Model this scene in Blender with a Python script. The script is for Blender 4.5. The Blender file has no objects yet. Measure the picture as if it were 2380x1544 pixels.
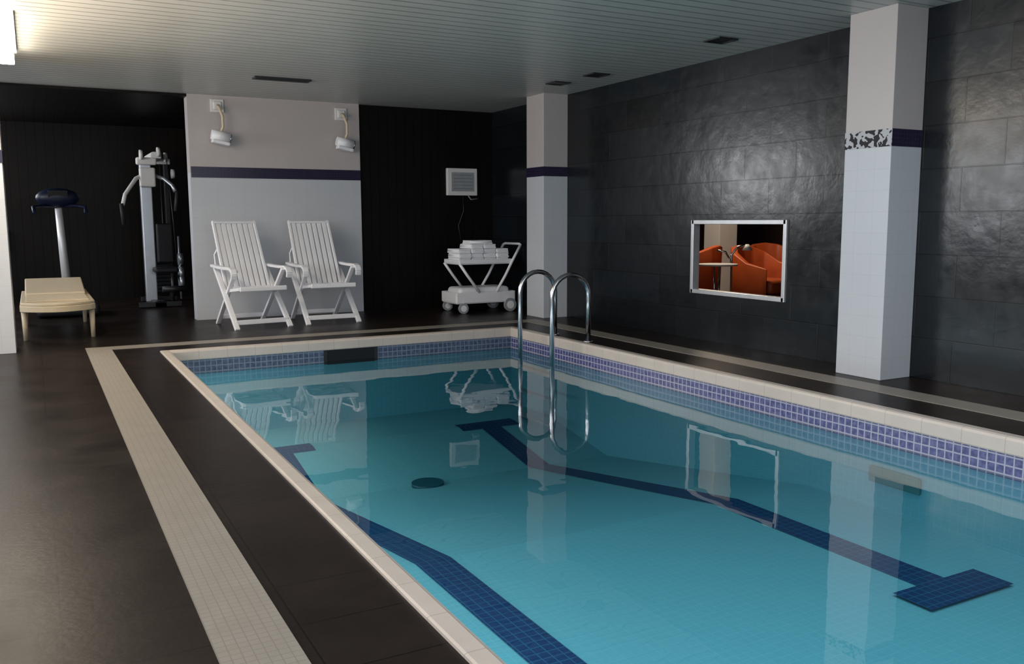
import bpy, bmesh, math, random
from mathutils import Vector, Matrix, Euler
random.seed(4)
S = bpy.context.scene
COL = S.collection
S.view_settings.view_transform = 'Standard'
S.view_settings.look = 'None'

# ---------------------------------------------------------------- builder
class B:
    def __init__(s): s.bm = bmesh.new()
    def box(s, c, size, rot=(0,0,0), bev=0.0, seg=2):
        r = bmesh.ops.create_cube(s.bm, size=1.0)
        vs = r['verts']
        m = Matrix.Translation(Vector(c)) @ Euler(rot).to_matrix().to_4x4() @ Matrix.Diagonal((*size,1))
        bmesh.ops.transform(s.bm, matrix=m, verts=vs)
        if bev>0:
            es = list({e for v in vs for e in v.link_edges})
            bmesh.ops.bevel(s.bm, geom=es, offset=bev, segments=seg, profile=.5, affect='EDGES')
        return s
    def bx(s, x0,x1,y0,y1,z0,z1, bev=0.0):
        return s.box(((x0+x1)/2,(y0+y1)/2,(z0+z1)/2),(abs(x1-x0),abs(y1-y0),abs(z1-z0)),bev=bev)
    def beam(s, p1, p2, w, h, up=(0,0,1), bev=0.0):
        p1=Vector(p1);p2=Vector(p2);d=p2-p1;L=d.length;z=d.normalized()
        u=Vector(up)
        if abs(z.dot(u))>.98: u=Vector((0,1,0))
        x=u.cross(z).normalized(); y=z.cross(x)
        r=bmesh.ops.create_cube(s.bm,size=1.0)
        m=Matrix((( x.x*w,y.x*h,z.x*L,(p1.x+p2.x)/2),(x.y*w,y.y*h,z.y*L,(p1.y+p2.y)/2),(x.z*w,y.z*h,z.z*L,(p1.z+p2.z)/2),(0,0,0,1)))
        bmesh.ops.transform(s.bm,matrix=m,verts=r['verts'])
        if bev>0:
            es=list({e for v in r['verts'] for e in v.link_edges})
            bmesh.ops.bevel(s.bm,geom=es,offset=bev,segments=2,profile=.5,affect='EDGES')
        return s
    def tube(s, pts, r, seg=12, closed=False, flat=1.0):
        pts=[Vector(p) for p in pts]; n=len(pts); rings=[]
        t0=(pts[1]-pts[0]).normalized()
        u=Vector((0,0,1)) if abs(t0.z)<.9 else Vector((1,0,0))
        x=u.cross(t0).normalized()
        for i,p in enumerate(pts):
            if closed: t=(pts[(i+1)%n]-pts[i-1]).normalized()
            elif i==0: t=t0
            elif i==n-1: t=(pts[-1]-pts[-2]).normalized()
            else: t=((pts[i+1]-p).normalized()+(p-pts[i-1]).normalized()).normalized()
            x=(x-t*x.dot(t)).normalized(); y=t.cross(x)
            rr=r[i] if isinstance(r,(list,tuple)) else r
            rings.append([s.bm.verts.new(p+x*math.cos(a)*rr+y*math.sin(a)*rr*flat) for a in [2*math.pi*k/seg for k in range(seg)]])
        rng=range(n) if closed else range(n-1)
        for i in rng:
            A=rings[i];C=rings[(i+1)%n]
            for k in range(seg):
                f=s.bm.faces.new((A[k],A[(k+1)%seg],C[(k+1)%seg],C[k])); f.smooth=True
        if not closed:
            s.bm.faces.new(rings[0][::-1]); s.bm.faces.new(rings[-1])
        return s
    def cyl(s,p1,p2,r,r2=None,seg=24):
        s.tube([p1,p2],[r,r if r2 is None else r2],seg)
        return s
    def ball(s,c,r,sc=(1,1,1),rot=(0,0,0)):
        q=bmesh.ops.create_uvsphere(s.bm,u_segments=20,v_segments=12,radius=r)
        m=Matrix.Translation(Vector(c))@Euler(rot).to_matrix().to_4x4()@Matrix.Diagonal((*sc,1))
        bmesh.ops.transform(s.bm,matrix=m,verts=q['verts'])
        for v in q['verts']:
            for f in v.link_faces: f.smooth=True
        return s
    def prism(s, poly, z0, z1, axis='z'):
        def mk(p,z):
            return {'z':(p[0],p[1],z),'x':(z,p[0],p[1]),'y':(p[0],z,p[1])}[axis]
        a=[s.bm.verts.new(mk(p,z0)) for p in poly]; b=[s.bm.verts.new(mk(p,z1)) for p in poly]
        n=len(poly)
        s.bm.faces.new(a[::-1]); s.bm.faces.new(b)
        for i in range(n): s.bm.faces.new((a[i],a[(i+1)%n],b[(i+1)%n],b[i]))
        return s
    def quad(s,*ps):
        s.bm.faces.new([s.bm.verts.new(p) for p in ps]); return s
    def done(s,name,mat,parent=None,recalc=True,bevel=0.0):
        if recalc: bmesh.ops.recalc_face_normals(s.bm,faces=s.bm.faces)
        me=bpy.data.meshes.new(name); s.bm.to_mesh(me); s.bm.free()
        me.materials.append(mat)
        o=bpy.data.objects.new(name,me); COL.objects.link(o)
        if parent: o.parent=parent
        if bevel>0:
            md=o.modifiers.new('bev','BEVEL'); md.width=bevel; md.segments=2; md.limit_method='ANGLE'
        return o
def thing(name,loc,label,cat,rz=0.0,group=None):
    e=bpy.data.objects.new(name,None); e.empty_display_size=.1
    e.location=loc; e.rotation_euler=(0,0,rz); COL.objects.link(e)
    e['label']=label; e['category']=cat
    if group: e['group']=group
    return e
def tag(o,label,cat,group=None):
    o['label']=label;o['category']=cat
    if group:o['group']=group
    return o
def struct(o): o['kind']='structure'; return o
def dup(src,loc,rz,label=None):
    n=src.copy(); COL.objects.link(n); n.location=loc; n.rotation_euler=(0,0,rz)
    if label: n['label']=label
    def rec(a,b):
        for c in list(a.children):
            k=c.copy(); COL.objects.link(k); k.parent=b; rec(c,k)
    rec(src,n); return n

# ---------------------------------------------------------------- materials
class N:
    def __init__(s,name):
        s.m=bpy.data.materials.new(name); s.m.use_nodes=True; s.nt=s.m.node_tree
        s.p=s.nt.nodes['Principled BSDF']; s.out=s.nt.nodes['Material Output']
        s.geo=None
    def n(s,t,**k):
        x=s.nt.nodes.new(t)
        for a,v in k.items(): setattr(x,a,v)
        return x
    def l(s,a,b): s.nt.links.new(a,b)
    def val(s,sock,v):
        if hasattr(v,'is_output'): s.l(v,sock)
        else: sock.default_value=v
    def math(s,op,a,b=0.0,c=0.0):
        x=s.n('ShaderNodeMath',operation=op); s.val(x.inputs[0],a); s.val(x.inputs[1],b); s.val(x.inputs[2],c)
        return x.outputs[0]
    def pos(s):
        if not s.geo:
            s.geo=s.n('ShaderNodeNewGeometry'); s.sp=s.n('ShaderNodeSeparateXYZ'); s.l(s.geo.outputs['Position'],s.sp.inputs[0])
            s.sn=s.n('ShaderNodeSeparateXYZ'); s.l(s.geo.outputs['True Normal'],s.sn.inputs[0])
        return s.sp.outputs
    def line(s,ax,size,w,off=0.0):
        P=s.pos()[ax]; f=s.math('FRACT',s.math('DIVIDE',s.math('ADD',P,100*size+off),size))
        d=s.math('LESS_THAN',f,w/size)
        n=s.math('LESS_THAN',s.math('ABSOLUTE',s.sn.outputs[ax]),.7)
        return s.math('MULTIPLY',d,n)
    def grid(s,sx,sy,sz,w):
        o=None
        for i,q in enumerate((sx,sy,sz)):
            if q:
                a=s.line(i,q,w); o=a if o is None else s.math('MAXIMUM',o,a)
        return o
    def noise(s,scale,detail=3,rough=.5,vec=None):
        x=s.n('ShaderNodeTexNoise'); x.inputs['Scale'].default_value=scale; x.inputs['Detail'].default_value=detail; x.inputs['Roughness'].default_value=rough
        s.pos(); s.l(vec if vec else s.geo.outputs['Position'],x.inputs['Vector']); return x.outputs['Fac']
    def mix(s,f,a,b):
        x=s.n('ShaderNodeMix',data_type='RGBA'); s.val(x.inputs[0],f)
        for sock,v in ((x.inputs[6],a),(x.inputs[7],b)):
            if hasattr(v,'is_output'): s.l(v,sock)
            else: sock.default_value=(*v,1)
        return x.outputs[2]
    def mr(s,v,a,b,c,d):
        x=s.n('ShaderNodeMapRange'); s.l(v,x.inputs[0])
        for i,q in enumerate((a,b,c,d)): x.inputs[i+1].default_value=q
        return x.outputs[0]
    def bump(s,h,strength,dist=.01):
        x=s.n('ShaderNodeBump'); x.inputs['Strength'].default_value=strength; x.inputs['Distance'].default_value=dist
        s.l(h,x.inputs['Height']); s.l(x.outputs[0],s.p.inputs['Normal'])
    def set(s,col=None,rough=None,metal=None,spec=None):
        if col is not None:
            if hasattr(col,'is_output'): s.l(col,s.p.inputs['Base Color'])
            else: s.p.inputs['Base Color'].default_value=(*col,1)
        if rough is not None: s.val(s.p.inputs['Roughness'],rough)
        if metal is not None: s.p.inputs['Metallic'].default_value=metal
        if spec is not None: s.p.inputs['Specular IOR Level'].default_value=spec
        return s
def simple(name,col,rough=.5,metal=0,spec=.5,var=.12,scale=12):
    m=N(name); f=m.noise(scale)
    c=m.mix(f,tuple(max(0,x*(1-var)) for x in col),tuple(min(1,x*(1+var)) for x in col))
    m.set(c,rough,metal,spec); return m.m
def emis(name,col,st):
    m=N(name); m.set(col,.5); m.p.inputs['Emission Color'].default_value=(*col,1); m.p.inputs['Emission Strength'].default_value=st
    return m.m

white_plastic=simple('white_plastic',(.82,.82,.86),.35,var=.04)
white_paint=simple('white_paint',(.70,.69,.68),.5,var=.05)
dim_paint=simple('grey_paint',(.22,.21,.20),.6,var=.05)
cream=simple('cream_plastic',(.62,.51,.36),.45,var=.06)
chrome=simple('chrome',(.55,.56,.59),.18,1,var=.03)
steel=simple('brushed_steel',(.50,.53,.58),.35,.7,var=.08)
blackp=simple('black_plastic',(.008,.009,.012),.45,spec=.3)
bluep=simple('blue_black_plastic',(.006,.010,.028),.4,spec=.3)
darkmetal=simple('dark_metal',(.03,.032,.036),.45,.5)
rubber=simple('rubber',(.02,.02,.02),.7)
greyp=simple('grey_panel',(.30,.32,.34),.5)
towelm=N('terry_towel'); tn=towelm.noise(160,2); towelm.set((.88,.88,.92),.95); towelm.bump(tn,.6,.004); towelm=towelm.m
terracotta=simple('terracotta_leather',(.46,.085,.02),.45,var=.35,scale=5)
brownwall=simple('brown_wall',(.03,.012,.008),.6)
woodfl=simple('brown_floor',(.10,.05,.03),.4)

m=N('slate_deck'); g=m.grid(.6,.3,None,.005); f=m.noise(2.5,5,.6); f2=m.noise(40,3)
c=m.mix(m.mr(f,.3,.7,0,1),(.010,.0073,.0065),(.022,.0155,.0132)); c=m.mix(g,c,(.005,.004,.004))
m.set(c,m.mr(f,.3,.7,.30,.38),0,.09); m.bump(m.math('ADD',f2,m.math('MULTIPLY',g,-1.0)),.15,.004); deck=m.m
m=N('pale_mosaic'); g=m.grid(.03,.03,None,.003); f=m.noise(8)
c=m.mix(f,(.24,.215,.185),(.31,.28,.245)); c=m.mix(g,c,(.215,.19,.165)); m.set(c,.4,0,.3); strip=m.m
m=N('cream_coping'); g=m.grid(.25,.25,None,.004); f=m.noise(6)
c=m.mix(f,(.47,.41,.365),(.57,.51,.465)); c=m.mix(g,c,(.38,.33,.29)); m.set(c,.3,0,.4); coping=m.m
# slate wall tiles
m=N('slate_wall')
P=m.pos()
cv=m.n('ShaderNodeCombineXYZ'); m.l(P[1],cv.inputs[0]); m.l(P[2],cv.inputs[1])
br=m.n('ShaderNodeTexBrick'); m.l(cv.outputs[0],br.inputs['Vector'])
br.inputs['Scale'].default_value=1; br.inputs['Brick Width'].default_value=.6; br.inputs['Row Height'].default_value=.30
br.inputs['Mortar Size'].default_value=.004; br.inputs['Mortar Smooth'].default_value=.4; br.inputs['Color1'].default_value=(.0028,.0038,.005,1); br.inputs['Color2'].default_value=(.0075,.011,.0145,1); br.inputs['Mortar'].default_value=(.001,.001,.0015,1)
f=m.noise(2.6,5,.55); f2=m.noise(9,4,.5)
m.set(br.outputs['Color'],m.mr(f2,.3,.7,.19,.27),0,.5)
h=m.math('ADD',m.math('MULTIPLY',f,.95),m.math('ADD',m.math('MULTIPLY',f2,.20),m.math('MULTIPLY',br.outputs['Fac'],-.35)))
m.bump(h,.28,.02); slate=m.m
m=N('dark_slats'); g=m.grid(.12,.12,None,.012); f=m.noise(3,5)
c=m.mix(f,(.0022,.002,.0018),(.007,.005,.004)); c=m.mix(g,c,(.0006,.0006,.0006)); m.set(c,.45,0,.14)
m.bump(m.math('MULTIPLY',g,-1),.6,.01); slats=m.m
m=N('ceiling_planks'); g=m.line(1,.13,.018); f=m.noise(2.5,4)
c=m.mix(f,(.49,.50,.48),(.59,.60,.58)); c=m.mix(m.math('MULTIPLY',g,.7),c,(.12,.125,.12)); m.set(c,.35,0,.4)
m.bump(m.math('MULTIPLY',g,-1),.5,.01); ceilm=m.m
def tilewall(name,up,lo):
    m=N(name); g=m.grid(.15,.15,.15,.004); f=m.noise(5)
    P=m.pos(); top=m.math('GREATER_THAN',P[2],1.72)
    lower=m.mix(g,m.mix(f,tuple(x*.95 for x in lo),lo),tuple(x*.90 for x in lo))
    upper=m.mix(g,m.mix(f,tuple(x*.94 for x in up),up),tuple(x*.96 for x in up))
    m.set(m.mix(top,lower,upper),.35,0,.4); return m.m
tilew=tilewall('white_wall_tile',(.50,.455,.45),(.55,.57,.61))
m=N('navy_mosaic'); g=m.grid(.03,.03,.03,.003); f=m.noise(30)
m.set(m.mix(g,m.mix(f,(.008,.006,.022),(.020,.014,.05)),(.03,.025,.05)),.25,0,.35); navy=m.m
m=N('patchy_band'); f=m.noise(28,1.5,.4)
v=m.n('ShaderNodeTexVoronoi'); v.inputs['Scale'].default_value=22; m.l(m.geo.outputs['Position'],v.inputs['Vector'])
k=m.math('GREATER_THAN',m.math('ADD',f,m.math('MULTIPLY',v.outputs['Distance'],.35)),.66)
m.set(m.mix(k,(.008,.008,.014),(.46,.46,.49)),.4,0,.2); patchm=m.m  # dark band broken up by pale noise-shaped patches
m=N('pool_mosaic'); g=m.grid(.05,.05,.05,.004); f2=m.noise(60,1)
c=m.mix(f2,(.175,.50,.585),(.215,.56,.64)); c=m.mix(g,c,(.24,.58,.65)); m.set(c,.5,0,.2); poolm=m.m
m=N('lane_mosaic'); g=m.grid(.05,.05,.05,.005); f=m.noise(50,1)
m.set(m.mix(g,m.mix(f,(.006,.035,.12),(.014,.060,.18)),(.03,.14,.27)),.5,0,.2); lane=m.m
def violetm(name,a,b2,gr):
    m=N(name); g=m.grid(.05,.05,.05,.008); f=m.noise(35,1)
    c=m.mix(m.mr(f,.35,.65,0,1),a,b2); m.set(m.mix(g,c,gr),.3); return m.m
violet=violetm('violet_waterline_mosaic',(.035,.045,.15),(.10,.105,.25),(.34,.34,.43))
shadeband=violetm('shaded_waterline_mosaic',(.04,.06,.12),(.08,.11,.18),(.18,.22,.29))  # waterline mosaic with the far end's shade put into its colours
m=N('water'); nt=m.nt; nt.nodes.remove(m.p)
tr=m.n('ShaderNodeBsdfTransparent'); tr.inputs[0].default_value=(.80,.95,.99,1)
gl=m.n('ShaderNodeBsdfGlossy'); gl.inputs['Roughness'].default_value=.0; gl.inputs[0].default_value=(1,1,1,1)
fr=m.n('ShaderNodeFresnel'); fr.inputs[0].default_value=1.5
bp=m.n('ShaderNodeBump'); bp.inputs['Strength'].default_value=.10; bp.inputs['Distance'].default_value=.02
m.l(m.noise(2.2,2,.5),bp.inputs['Height']); m.l(bp.outputs[0],gl.inputs['Normal'])
mx=m.n('ShaderNodeMixShader'); m.l(fr.outputs[0],mx.inputs[0]); m.l(tr.outputs[0],mx.inputs[1]); m.l(gl.outputs[0],mx.inputs[2]); m.l(mx.outputs[0],m.out.inputs[0])
water=m.m
lampglass=emis('lamp_diffuser',(1,.88,.70),16.0)

# ---------------------------------------------------------------- dimensions
CH=2.61; WX=5.60; NY=10.86
PX0,PX1,PY0,PY1=1.0,4.46,1.0,8.27
b=B()
for x0,x1,y0,y1 in ((-3.5,PX0,-3,NY),(PX1,WX,-3,NY),(PX0,PX1,-3,PY0),(PX0,PX1,PY1,NY),(-3.5,2.75,NY,14.7),(2.75,WX,NY,NY+.2)):
    b.bx(x0,x1,y0,y1,-.1,0)
struct(b.done('floor',deck))
struct(B().bx(-3.6,WX,-3,NY+.2,CH,CH+.12).done('ceiling',ceilm))
struct(B().bx(-3.5,1.65,NY,NY+.06,CH-.03,CH-.001).bx(-3.5,2.75,NY+.06,14.7,CH-.03,CH+.1).done('ceiling_alcove',slats))
OY0,OY1,OZ0,OZ1=5.47,6.68,.46,1.14
b=B(); T=.08
b.bx(WX,WX+T,-3,OY0,0,CH).bx(WX,WX+T,OY1,NY+.2,0,CH).bx(WX,WX+T,OY0,OY1,0,OZ0).bx(WX,WX+T,OY0,OY1,OZ1,CH)
struct(b.done('wall_east',slate))
struct(B().bx(1.65,3.70,NY,NY+.2,0,CH).done('wall_north',tilew))
struct(B().bx(3.70,WX,NY+.04,NY+.2,0,CH).done('wall_northeast',slats))
struct(B().bx(-3.5,2.75,14.6,14.75,0,CH-.03).done('wall_alcove_back',slats))
struct(B().bx(2.6,2.75,NY+.2,14.6,0,CH-.03).done('wall_alcove_side',slats))
struct(B().bx(-3.6,WX,-3.15,-3,0,CH).done('wall_south',dim_paint))
b=B()
b.bx(-3.65,-3.5,-3,14.75,0,.7).bx(-3.65,-3.5,-3,14.75,2.45,CH)
for y0,y1 in ((-3,-2.5),(2.6,2.9),(8.2,8.4),(10.9,14.75)): b.bx(-3.65,-3.5,y0,y1,.7,2.45)
struct(b.done('wall_west',dim_paint))
struct(B().bx(1.66,3.70,NY-.006,NY-.0005,1.665,1.79).done('trim_2',navy))
b=B(); zt=.004
b.bx(.36,.57,-3,8.92,0,zt).bx(4.91,5.13,-3,8.92,0,zt).bx(.57,4.91,8.71,8.92,0,zt)
struct(b.done('trim_1',strip))

# ---------------------------------------------------------------- swimming pool
pool=thing('swimming_pool',(0,0,0),'rectangular indoor pool with turquoise water and pale coping','swimming pool')
prof=[(PY0,-.60),(4.1,-.62),(5.3,-.80),(6.45,-.97),(7.45,-.80),(PY1,-.80)]
b=B()
for i in range(len(prof)-1):
    (ya,za),(yb,zb)=prof[i],prof[i+1]
    b.quad((PX0,ya,za),(PX1,ya,za),(PX1,yb,zb),(PX0,yb,zb))
    b.quad((PX0,ya,za),(PX0,yb,zb),(PX0,yb,-.1),(PX0,ya,-.1))
    b.quad((PX1,ya,za),(PX1,yb,zb),(PX1,yb,-.1),(PX1,ya,-.1))
b.quad((PX0,PY0,-.6),(PX1,PY0,-.6),(PX1,PY0,-.1),(PX0,PY0,-.1))
b.quad((PX0,PY1,-.8),(PX1,PY1,-.8),(PX1,PY1,-.1),(PX0,PY1,-.1))
b.done('basin',poolm,pool,recalc=False)
e=.006
B().bx(PX0,PX0+e,PY0,PY1,-.215,-.05).done('waterline_tile',violet,pool)
B().bx(PX1-e,PX1,PY0,PY1,-.215,-.05).done('waterline_tile',violet,pool)
B().bx(PX0+e,PX1-e,PY0,PY0+e,-.215,-.05).done('waterline_tile',shadeband,pool)
B().bx(PX0+e,PX1-e,PY1-e,PY1,-.215,-.05).done('waterline_tile',shadeband,pool)
b=B(); cw=.065; ci=.018
profc=[(-cw,0.0),(-cw,.010),(-cw+.008,.014),(ci-.02,.014),(ci-.006,.008),(ci,-.006),(ci,-.075),(ci-.004,-.083),(0,-.085),(0,0)]
rings=[]
for (cx,cy,sx,sy) in ((PX0,PY0,1,1),(PX1,PY0,-1,1),(PX1,PY1,-1,-1),(PX0,PY1,1,-1)):
    rings.append([b.bm.verts.new((cx+sx*o,cy+sy*o,z)) for o,z in profc])
for i in range(4):
    A=rings[i];C=rings[(i+1)%4]
    for k in range(len(profc)):
        k2=(k+1)%len(profc); b.bm.faces.new((A[k],A[k2],C[k2],C[k]))
b.done('coping',coping,pool)
def zat(y):
    for (ya,za),(yb,zb) in zip(prof,prof[1:]):
        if ya<=y<=yb: return za+(zb-za)*(y-ya)/(yb-ya)
def laneline(cx):
    b=B(); w=.10; ys=[2.63,4.1,5.3,6.45,7.35]
    for ya,yb in zip(ys,ys[1:]):
        b.quad((cx-w,ya,zat(ya)+.004),(cx+w,ya,zat(ya)+.004),(cx+w,yb,zat(yb)+.004),(cx-w,yb,zat(yb)+.004))
    b.quad((cx-.30,2.42,-.595),(cx+.30,2.42,-.595),(cx+.30,2.63,-.595),(cx-.30,2.63,-.595))
    za,zb=zat(7.35)+.004,zat(7.45)+.004
    b.quad((cx-.30,7.35,za),(cx+.30,7.35,za),(cx+.30,7.45,zb),(cx-.30,7.45,zb))
    b.quad((cx-.30,7.45,zb),(cx+.30,7.45,zb),(cx+.30,7.55,zb),(cx-.30,7.55,zb))
    return b.done('lane_marking',lane,pool)
laneline(3.75); laneline(1.74)
B().cyl((2.66,6.35,zat(6.35)+.002),(2.66,6.35,zat(6.35)+.03),.13).done('drain_cover',simple('drain_teal',(.01,.10,.14),.5),pool)
B().bx(2.42,2.92,PY1-.012,PY1-.007,-.215,-.087).done('skimmer_opening',blackp,pool)
fr_=B()
fr_.bx(2.40,2.43,PY1-.02,PY1-.004,-.22,-.085).bx(2.91,2.94,PY1-.02,PY1-.004,-.22,-.085).bx(2.43,2.91,PY1-.02,PY1-.004,-.225,-.20)
fr_.done('skimmer_frame',darkmetal,pool)
b=B(); b.box((PX1-.012,3.42,-.40),(.02,.36,.10),bev=.009)
b.done('underwater_lamp',simple('niche_grey',(.07,.23,.23),.4),pool)
B().quad((PX0,PY0,-.2),(PX1,PY0,-.2),(PX1,PY1,-.2),(PX0,PY1,-.2)).done('water',water,pool,recalc=False)

# ---------------------------------------------------------------- columns
def column(x0,x1,y0,y1,label,patchy=False):
    c=thing('column',((x0+x1)/2,(y0+y1)/2,0),label,'column')
    hx,hy=(x1-x0)/2,(y1-y0)/2
    B().bx(-hx,hx,-hy,hy,0,CH,bev=.004).done('shaft',tilew,c)
    b=B(); e=.004
    if patchy:
        b.bx(-hx,hx,-hy-e,-hy,1.655,1.775).done('tile_band',navy,c)
        o=B().bx(-hx-e,-hx,-hy-e,hy,1.655,1.775).done('tile_band',patchm,c); o['label']='patchy dark and pale tile band'
    else:
        b.bx(-hx-e,hx+e,-hy-e,hy+e,1.665,1.775).done('tile_band',navy,c)
    return c
column(5.28,WX,4.22,4.62,'square white tiled column with patchy dark and pale band against slate wall',True)
column(5.27,WX,8.96,9.36,'square white tiled column with navy band beside the towel cart')
column(-.62,-.19,8.90,9.32,'square white tiled column with navy band near the cream lounger')

# ---------------------------------------------------------------- wall opening frame & room behind
w=thing('window_frame',(WX,(OY0+OY1)/2,OZ0),'polished metal framed opening in the slate wall','window frame')
hy=(OY1-OY0)/2; H=OZ1-OZ0; b=B(); t=.030
for y0,y1,z0,z1 in ((-hy-.01,-hy+t,-.01,H+.01),(hy-t,hy+.01,-.01,H+.01),(-hy,hy,-.01,t),(-hy,hy,H-t,H+.01)):
    b.bx(-.02,.06,y0,y1,z0,z1)
b.done('frame',simple('satin_steel',(.62,.63,.65),.35,.6),w,bevel=.004)
struct(B().bx(WX+T,10.6,3.4,12.2,-.1,0).done('floor_lounge',woodfl))
struct(B().bx(WX+T,10.6,3.4,12.2,CH,CH+.1).done('ceiling_lounge',brownwall))
struct(B().bx(10.6,10.75,3.3,12.3,0,CH).done('wall_lounge_east',brownwall))
struct(B().bx(WX+T,10.6,12.2,12.35,0,CH).done('wall_lounge_north',brownwall))
struct(B().bx(WX+T,10.6,3.25,3.4,0,CH).done('wall_lounge_south',brownwall))
c=thing('column',(8.50,9.55,0),'plain white square pillar inside the lounge room','column')
B().bx(-.16,.16,-.16,.16,0,CH,bev=.006).done('shaft',white_paint,c)
def armchair(loc,rz,label):
    a=thing('armchair',loc,label,'armchair',rz,'lounge armchairs')
    B().box((0,-.02,.36),(.56,.58,.16),bev=.05,seg=4).done('seat_cushion',terracotta,a)
    b=B()
    pts=[(-.36,-.30,.58),(-.37,0,.64),(-.33,.24,.76),(-.18,.37,.82),(0,.40,.84),(.18,.37,.82),(.33,.24,.76),(.37,0,.64),(.36,-.30,.58)]
    sm=[]
    for i in range(len(pts)-1):
        for k in range(4):
            q=k/4; sm.append(Vector(pts[i]).lerp(Vector(pts[i+1]),q))
    sm.append(Vector(pts[-1]))
    out=[b.bm.verts.new(p) for p in sm]; inn=[b.bm.verts.new((p.x*.8,p.y*.78,p.z)) for p in sm]
    lo=[b.bm.verts.new((p.x*.95,p.y*.95,.20)) for p in sm]; li=[b.bm.verts.new((p.x*.8,p.y*.78,.22)) for p in sm]
    for i in range(len(sm)-1):
        for A,C in ((out,inn),(lo,out),(inn,li),(li,lo)):
            f=b.bm.faces.new((A[i],A[i+1],C[i+1],C[i])); f.smooth=True
    for i in (0,len(sm)-1): b.bm.faces.new((out[i],inn[i],li[i],lo[i]))
    b.done('backrest_shell',terracotta,a,bevel=.015)
    for x in (-.26,.26):
        for y in (-.24,.24):
            B().cyl((x,y,0),(x*.95,y*.95,.29),.012,.022,12).done('leg',darkmetal,a)
    return a
armchair((7.22,8.68,0),math.radians(-150),'rounded terracotta leather tub armchair beside the white pillar')
armchair((7.78,7.95,0),math.radians(10),'rounded terracotta leather tub armchair near the round table')
armchair((8.65,8.70,0),math.radians(-30),'rounded terracotta leather tub armchair by the dark wall')
t_=thing('cafe_table',(6.75,7.62,0),'small round table with slim metal legs','table')
B().cyl((0,0,.64),(0,0,.66),.22,seg=40).done('table_top',white_paint,t_)
for k in range(3):
    a=k*2.094+.4; B().tube([(.04*math.cos(a),.04*math.sin(a),.64),(.03*math.cos(a),.03*math.sin(a),.35),(.20*math.cos(a),.20*math.sin(a),0.01)],.012).done('leg',chrome,t_)
v=thing('floor_lamp',(7.12,7.80,0),'slim chrome lamp with arched arms beside armchairs','lamp')
B().cyl((0,0,0),(0,0,.02),.09).done('base',chrome,v)
B().tube([(0,0,.02),(0,0,.75),(.05,-.04,.84),(.14,-.1,.86)],.013).done('pole',chrome,v)
B().tube([(0,0,.66),(-.06,.04,.78),(-.15,.08,.80)],.012).done('side_arm',chrome,v)
B().cyl((.14,-.1,.80),(.14,-.1,.87),.06,.02).done('lamp_shade',white_paint,v)

# ---------------------------------------------------------------- pool ladder
lad=thing('pool_ladder',(4.47,7.25,0),'chrome pool ladder with two arched handrails at pool edge','pool ladder')
def rail(y):
    pts=[(-.29,y,-.80 if y>0 else -.84),(-.29,y,.40)]
    cx=-.09; r=.20; zc=.45
    for k in range(0,13):
        a=math.pi-k*math.pi/12
        pts.append((cx+r*math.cos(a),y,zc+r*math.sin(a)))
    pts+= [(.11,y,.40),(.11,y,.004)]
    B().tube(pts,.023,16).done('handrail',chrome,lad)
    B().cyl((.11,y,0),(.11,y,.018),.045).done('flange',chrome,lad)
rail(-.30); rail(.31)
for z in (-.28,-.52,-.76):
    B().box((-.29,.005,z),(.08,.60,.025),bev=.006).done('tread',steel,lad)

# ---------------------------------------------------------------- reclining chairs
def chair(loc,rz,label):
    c=thing('reclining_chair',loc,label,'chair',rz,'white reclining garden chairs')
    p0=Vector((0,.04,.40)); p1=Vector((0,.46,1.16))
    b=B()
    for sx in (-1,1):
        b.beam(p0+Vector((sx*.245,0,0)),p1+Vector((sx*.235,0,0)),.04,.03,up=(1,0,0),bev=.006)
    for q in (.02,.97):
        p=p0.lerp(p1,q); b.beam(p+Vector((-.25,0,0)),p+Vector((.25,0,0)),.05,.026,up=(p1-p0),bev=.006)
    for k in range(7):
        x=-.186+k*.062
        b.beam(p0.lerp(p1,.03)+Vector((x,0,0)),p0.lerp(p1,.96)+Vector((x,0,0)),.016,.048,up=(1,0,0),bev=.003)
    b.done('backrest',white_plastic,c)
    b=B()
    for sx in (-1,1): b.beam((sx*.245,-.42,.435),(sx*.245,.08,.385),.035,.035,bev=.006)
    for k in range(8):
        y=-.42+k*.066; b.box((0,y,.445-(y+.42)*.1),(.46,.050,.018),bev=.003)
    b.box((0,-.45,.435),(.52,.03,.05),bev=.01)
    b.done('seat',white_plastic,c)
    for sx in (-1,1):
        x=sx*.305
        b=B(); pts=[(x,.30,.665),(x,.1,.655),(x,-.15,.65),(x,-.33,.655),(x,-.40,.635),(x,-.425,.59),(x,-.41,.545)]
        for i in range(len(pts)-1):
            b.beam(pts[i],pts[i+1],.062,.030,up=(0,0,1) if i<4 else (0,1,0),bev=.004)
        b.done('armrest',white_plastic,c)
        x=sx*.285
        B().beam((x,.28,.65),(x+sx*.01,-.44,.0),.040,.052,up=(1,0,0),bev=.005).done('leg',white_plastic,c)
        x=sx*.262
        B().beam((x,-.36,.64),(x-sx*.004,.36,.0),.034,.046,up=(1,0,0),bev=.005).done('leg',white_plastic,c)
        B().tube([(sx*.285,.26,.66),(sx*.25,.40,.78),(sx*.24,.30,.86)],.010,8).done('back_support',white_plastic,c)
    B().beam((-.29,-.37,.075),(.29,-.37,.075),.05,.030,up=(0,1,0),bev=.004).done('crossbar',white_plastic,c)
    B().beam((-.27,.30,.08),(.27,.30,.08),.045,.026,up=(0,1,0),bev=.004).done('crossbar',white_plastic,c)
    return c
ch=chair((2.10,10.06,0),math.radians(7),'white slatted folding recliner chair against the tiled wall')
dup(ch,(2.94,10.12,0),math.radians(1),'white slatted folding recliner chair beside the dark slatted recess')

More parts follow.
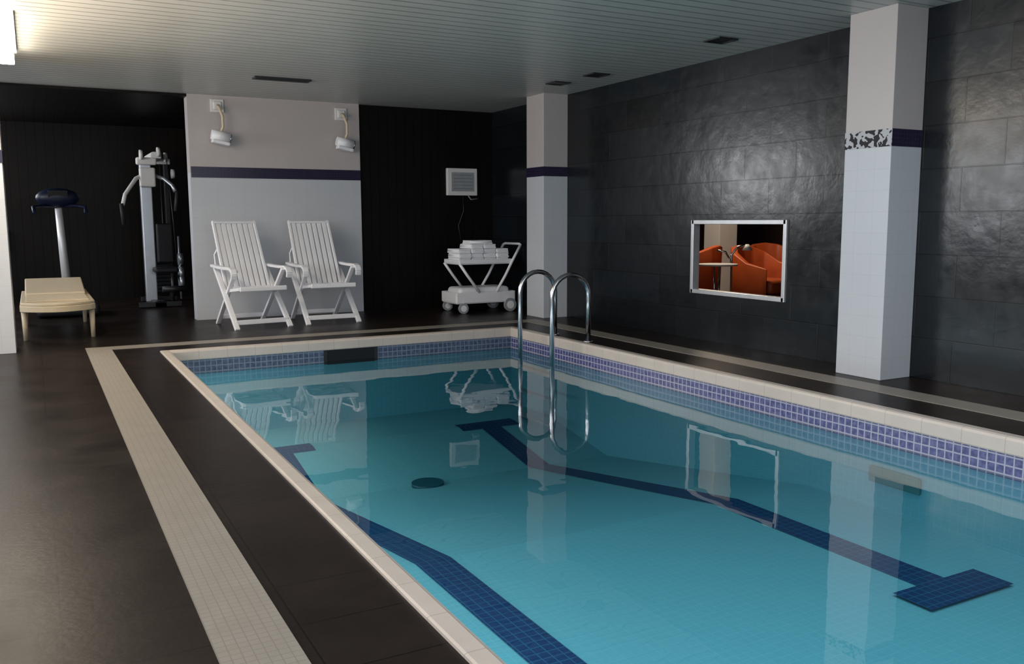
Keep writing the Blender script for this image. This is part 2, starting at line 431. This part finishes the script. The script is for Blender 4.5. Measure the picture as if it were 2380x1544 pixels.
# ---------------------------------------------------------------- wall lamps
def wlamp(x,top,label):
    l=thing('wall_lamp',(x,NY,top),label,'wall lamp',0,'wall lamps above the chairs')
    B().box((0,-.012,-.07),(.15,.024,.15),bev=.006).box((0,-.035,-.07),(.09,.03,.09),bev=.01).done('mounting_plate',white_paint,l)
    B().tube([(0,-.05,-.07),(0,-.13,-.10),(.03,-.16,-.2),(.035,-.14,-.32),(.0,-.13,-.40)],.016,10).done('arm',cream,l)
    b=B(); b.cyl((-.10,-.14,-.41),(.10,-.14,-.45),.055,.065,20).box((0,-.14,-.50),(.20,.12,.04),rot=(0,.2,0),bev=.012)
    b.done('lamp_head',white_plastic,l)
    B().cyl((.10,-.14,-.45),(.118,-.14,-.4535),.058,.058,20).done('lens',chrome,l)
    return l
wl=wlamp(1.98,2.56,'white wall lamp on curved bracket above the folding chair')
dup(wl,(3.46,NY,2.54),0,'white wall lamp on curved bracket near the dark recess')

# ---------------------------------------------------------------- control box on dark wall
k=thing('control_box',(5.12,NY+.045,1.49),'white framed grey control box with hanging cable','control box')
B().box((0,-.03,.18),(.44,.06,.36),bev=.008).done('housing',white_paint,k)
B().box((0,-.063,.18),(.33,.008,.25),bev=.002).done('front_panel',greyp,k)
b=B()
for i in range(5): b.box((0,-.069,.09+i*.045),(.28,.006,.006))
b.done('louvre',simple('mid_grey',(.18,.19,.2)),k)
B().tube([(.02,-.02,0),(.03,-.02,-.2),(-.05,-.02,-.4),(.0,-.02,-.7)],.006,8).done('cable',darkmetal,k)
B().tube([(.1,-.02,0),(.14,-.02,-.05),(.24,-.02,-.04)],.008,8).done('cable',greyp,k)

# ---------------------------------------------------------------- service cart
ct=thing('service_cart',(5.0,10.15,0),'white folding service cart stacked with towels by dark wall','cart')
L=.37; D=.22
def tray(z,lx,ly,h):
    b=B(); b.box((0,0,z),(lx*2,ly*2,.025),bev=.008)
    for sx in (-1,1): b.box((sx*lx,0,z+h/2),(.02,ly*2,h),bev=.006)
    for sy in (-1,1): b.box((0,sy*ly,z+h/2),(lx*2,.02,h),bev=.006)
    return b
tray(.62,L,D,.05).done('upper_tray',white_plastic,ct)
tray(.13,L+.04,D,.13).done('lower_tray',white_plastic,ct)
B().box((0,0,.24),(.72,.38,.16),bev=.05,seg=4).done('storage_bin',white_plastic,ct)
for sy in (-1,1):
    y=sy*(D+.012)
    B().tube([(-L,y,.62),(-L+.10,y,.48),(-.10,y,.26)],.018,10).done('leg',white_plastic,ct)
    B().tube([(L+.12,y,.84),(L,y,.64),(L-.10,y,.46),(.14,y,.26)],.018,10).done('leg',white_plastic,ct)
B().tube([(L+.12,-D-.012,.84),(L+.13,-D+.03,.855),(L+.13,D-.03,.855),(L+.12,D+.012,.84)],.017,10).done('handle',white_plastic,ct)
for sx in (-1,1):
    for sy in (-1,1):
        x=sx*.33; y=sy*(D+.02); r=.085 if sx>0 else .065
        o=B().cyl((x,y-.018,r),(x,y+.018,r),r,seg=28).done('wheel',greyp,ct)
        B().cyl((x,y-.024,r),(x,y+.024,r),r*.6,seg=20).done('wheel_hub',white_plastic,o)
        B().beam((x,y*.93,r),(x*.98,y*.9,.17),.03,.03).done('wheel_fork',white_plastic,ct)
def towel(x,y,z,rz,lx=.165,ly=.36,h=.055,label='folded white towel stacked on the cart'):
    b=B()
    for i in range(3):
        b.box((random.uniform(-.003,.003),0,h*(i+.5)/3),(lx-.01*(i==1),ly-.01*i,h/3*.98),bev=h/7,seg=3)
    b.tube([(-lx/2+.022,-ly/2+.01,h/2),(-lx/2+.022,ly/2-.01,h/2)],h*.46,12)
    o=b.done('towel',towelm); tag(o,label,'towel','towels on the cart'); o.location=(x,y,z); o.rotation_euler=(0,0,rz); return o
zt0=.634
for i,dx in enumerate((-.265,-.088,.088,.265)):
    for j in range((3,4,4,3)[i]):
        towel(5.0+dx,10.15+random.uniform(-.015,.015),zt0+j*.0565,0)
towel(4.99,10.15,zt0+4*.0565,1.57,.24,.32,.045,'folded white towel lying across the towel stack')

# ---------------------------------------------------------------- sun lounger
sl=thing('sun_lounger',(.18,9.66,0),'cream plastic sun lounger with rounded foot end','lounger')
def outline(hw,y0,L,n=18,c=.22):
    pts=[]
    for i in range(n+1):
        x=-hw+2*hw*i/n; pts.append((x,y0-c*max(0.0,math.cos(math.pi*.5*x/hw))**.8))
    pts+=[(hw,y0+L),(-hw,y0+L)]
    return pts
B().prism(outline(.33,.14,1.73),.345,.375).done('bed',cream,sl,bevel=.008)
b=B()
for i in range(9): b.box((0,.20+i*.095,.382),(.56,.07,.014),bev=.004)
b.done('slat',cream,sl)
b=B().prism(outline(.335,.135,.10),.285,.345).bx(-.335,-.30,.23,1.85,.285,.345).bx(.30,.335,.23,1.85,.285,.345); b.done('frame',cream,sl,bevel=.006)
B().box((0,1.42,.445),(.58,.86,.035),rot=(.13,0,0),bev=.012).done('headrest_panel',cream,sl)
for x in (-.30,.30):
    for y in (.16,1.7):
        B().cyl((x,y,0),(x,y,.30),.020,.028,12).done('leg',cream,sl)

# ---------------------------------------------------------------- gym machines
vp=thing('vibration_trainer',(.33,12.45,0),'silver-poled vibration trainer with dark rounded console','exercise machine')
B().box((0,-.1,.09),(.70,.75,.16),bev=.05,seg=4).done('platform',darkmetal,vp)
B().box((0,-.18,.178),(.5,.45,.012),bev=.004).done('foot_mat',rubber,vp)
B().tube([(.03,.20,.14),(.0,.19,.8),(-.02,.15,1.33)],[.080,.068,.06],20,flat=.7).done('pole',simple('silver_paint',(.55,.56,.58),.4,.2),vp)
B().ball((-.02,.12,1.46),.2,(1.25,.55,.62),rot=(.4,0,0)).done('console',bluep,vp)
B().tube([(-.02,.14,1.36),(-.22,.05,1.36),(-.30,-.1,1.34),(-.29,-.25,1.26)],.022).done('handlebar',bluep,vp)
B().tube([(-.02,.14,1.36),(.2,.05,1.36),(.28,-.1,1.34),(.27,-.25,1.26)],.022).done('handlebar',bluep,vp)
B().box((-.02,.01,1.50),(.22,.01,.10),rot=(.4,0,0),bev=.003).done('display',darkmetal,vp)

mg=thing('multi_gym',(1.48,13.35,0),'silver and dark multi-station weight machine with cables','exercise machine')
B().box((0,0,.04),(.16,1.2,.07),bev=.01).box((.1,.45,.04),(.5,.10,.07),bev=.01).box((0,-.55,.04),(.55,.10,.07),bev=.01).done('base_frame',darkmetal,mg)
B().box((-.06,-.1,1.02),(.15,.11,1.95),bev=.012).done('front_upright',steel,mg)
B().box((.28,.45,1.06),(.07,.07,2.0),bev=.01).done('rear_upright',darkmetal,mg)
B().box((.08,.18,2.06),(.12,.95,.09),bev=.012).box((.14,.45,2.02),(.4,.08,.08),bev=.01).done('top_beam',white_paint,mg)
b=B()
for i in range(14): b.box((.14,.42,.16+i*.052),(.24,.12,.046),bev=.005)
b.done('weight_stack',blackp,mg)
for x in (.08,.20): B().cyl((x,.42,.1),(x,.42,2.0),.009,seg=10).done('guide_rod',darkmetal,mg)
for p in ((-.12,-.28,2.06),(.10,-.3,2.1),(.24,.1,2.06),(.30,-.1,1.82)):
    B().cyl((p[0]-.02,p[1],p[2]),(p[0]+.02,p[1],p[2]),.065,seg=24).done('pulley',white_paint,mg)
B().tube([(-.05,-.16,1.82),(-.20,-.3,1.74),(-.36,-.45,1.52),(-.40,-.5,1.38)],.026).done('press_arm',white_paint,mg)
B().tube([(-.05,-.16,1.82),(.16,-.3,1.74),(.24,-.45,1.65),(.27,-.5,1.56)],.026).done('press_arm',steel,mg)
B().tube([(-.42,-.52,1.40),(-.40,-.5,1.12)],.024).done('grip',rubber,mg)
B().tube([(.29,-.5,1.56),(.26,-.5,1.30)],.024).done('grip',rubber,mg)
B().box((-.05,-.25,1.76),(.20,.12,.26),bev=.02).box((-.05,-.2,1.98),(.26,.1,.1),bev=.02).done('press_hub',white_paint,mg)
B().box((.10,-.42,.50),(.30,.36,.07),bev=.025,seg=3).done('seat',blackp,mg)
B().box((.14,-.19,.86),(.22,.06,.55),bev=.025,seg=3).done('back_pad',blackp,mg)
B().tube([(.16,-.6,.46),(.16,-.62,.25),(.16,-.55,.06)],.022).tube([(.02,-.64,.25),(.32,-.64,.25)],.04).tube([(.2,-.3,2.03),(.24,-.35,1.2),(.26,-.38,.6)],.006,6).done('leg_developer',darkmetal,mg)
b=B()
for z,r in ((.30,.11),(.62,.09),(.42,.1)): b.cyl((.34,.1,z),(.40,.1,z),r,seg=28)
b.cyl((.36,.1,.05),(.36,.1,.95),.016,seg=12)
b.done('weight_plate',steel,mg)
ph=thing('towel_dispenser',(-.40,14.6,.92),'small white wall dispenser in the dark gym alcove','dispenser')
B().box((0,-.05,0),(.17,.10,.32),bev=.03,seg=3).done('housing',greyp,ph)
B().box((0,-.105,-.08),(.11,.02,.05),bev=.008).done('outlet',blackp,ph)

# ---------------------------------------------------------------- ceiling fittings
vn=thing('ceiling_vent',(2.36,9.32,CH),'narrow dark slot vent in the plank ceiling','vent')
B().bx(-.29,.29,-.075,.075,-.015,0).done('frame',darkmetal,vn,bevel=.003)
b=B()
for i in range(3): b.bx(-.27,.27,-.042+i*.030,-.020+i*.030,-.020,-.014)
b.done('slot',blackp,vn)
for i,(x,y) in enumerate(((5.04,8.26),(5.1,7.62),(5.04,5.72))):
    d=thing('recessed_downlight',(x,y,CH),'unlit square recessed ceiling downlight','ceiling light',0,'recessed ceiling downlights')
    b=B(); 
    for x0,x1,y0,y1 in ((-.1,.1,-.1,-.08),(-.1,.1,.08,.1),(-.1,-.08,-.08,.08),(.08,.1,-.08,.08)): b.bx(x0,x1,y0,y1,-.012,0)
    b.done('trim_ring',darkmetal,d)
    B().bx(-.08,.08,-.08,.08,-.006,0).done('lens',darkmetal,d)
lp=thing('ceiling_lamp',(-.32,8.0,CH),'bright rectangular warm ceiling lamp near white column','ceiling lamp')
B().bx(-.30,.30,-.80,.80,-.03,0).done('housing',white_paint,lp)
B().bx(-.28,.28,-.78,.78,-.13,-.03,bev=.01).done('diffuser',lampglass,lp)

# ---------------------------------------------------------------- lights
def area(name,loc,rot,sx,sy,power,col):
    L=bpy.data.lights.new(name,'AREA'); L.shape='RECTANGLE'; L.size=sx; L.size_y=sy; L.energy=power; L.color=col
    o=bpy.data.objects.new(name,L); o.location=loc; o.rotation_euler=rot; COL.objects.link(o); return o
R=math.radians
area('daylight_window_a',(-3.7,.05,1.55),(R(90),0,R(-90)),5.0,1.7,135,(.92,.95,1))
area('daylight_window_b',(-3.7,5.55,1.55),(R(90),0,R(-90)),5.2,1.7,125,(1,.94,.88))
area('daylight_window_c',(-3.48,9.65,1.75),(R(90),0,R(-90)),2.3,1.3,80,(.93,.96,1))
area('alcove_light',(-1.7,13.5,2.0),(R(90),0,R(-115)),2.2,1.0,75,(.95,.97,1))
area('south_fill',(1.5,-2.6,2.0),(R(75),0,0),5.5,1.0,90,(.87,.93,1))  # added fill behind the camera for far wall and column fronts
area('overhead_fill',(2.7,1.6,2.57),(0,0,0),3.2,3.6,66,(.92,.97,1))  # added unseen fill above the near pool to brighten the water
area('underwater_fill',(PX0+.03,4.6,-.40),(R(90),0,R(-90)),6.6,.25,17,(.78,.95,1))  # added strip along the hidden pool side, brightens the basin
area('ceiling_fill',(-.70,5.8,1.50),(R(180),0,0),.4,3.6,150,(1,.82,.62))  # added upward fill without a fixture, warms and brightens the ceiling
p=bpy.data.lights.new('lounge_lamp','POINT'); p.energy=105; p.color=(1,.80,.6); p.shadow_soft_size=.25
po=bpy.data.objects.new('lounge_lamp',p); po.location=(6.9,8.2,2.2); COL.objects.link(po)
W=bpy.data.worlds.new('w'); S.world=W; W.use_nodes=True
W.node_tree.nodes['Background'].inputs[0].default_value=(.75,.85,1,1); W.node_tree.nodes['Background'].inputs[1].default_value=.5

# ---------------------------------------------------------------- camera
cam=bpy.data.cameras.new('camera'); co=bpy.data.objects.new('camera',cam); COL.objects.link(co)
cam.sensor_width=36; cam.lens=2047/2380*36; cam.clip_start=.05
Mx=Matrix.Rotation(R(-28.4),4,'Z')@Matrix.Rotation(R(90-7.2),4,'X')@Matrix.Rotation(R(-.24),4,'Z')
co.matrix_world=Matrix.Translation((0,0,1.15))@Mx
S.camera=co
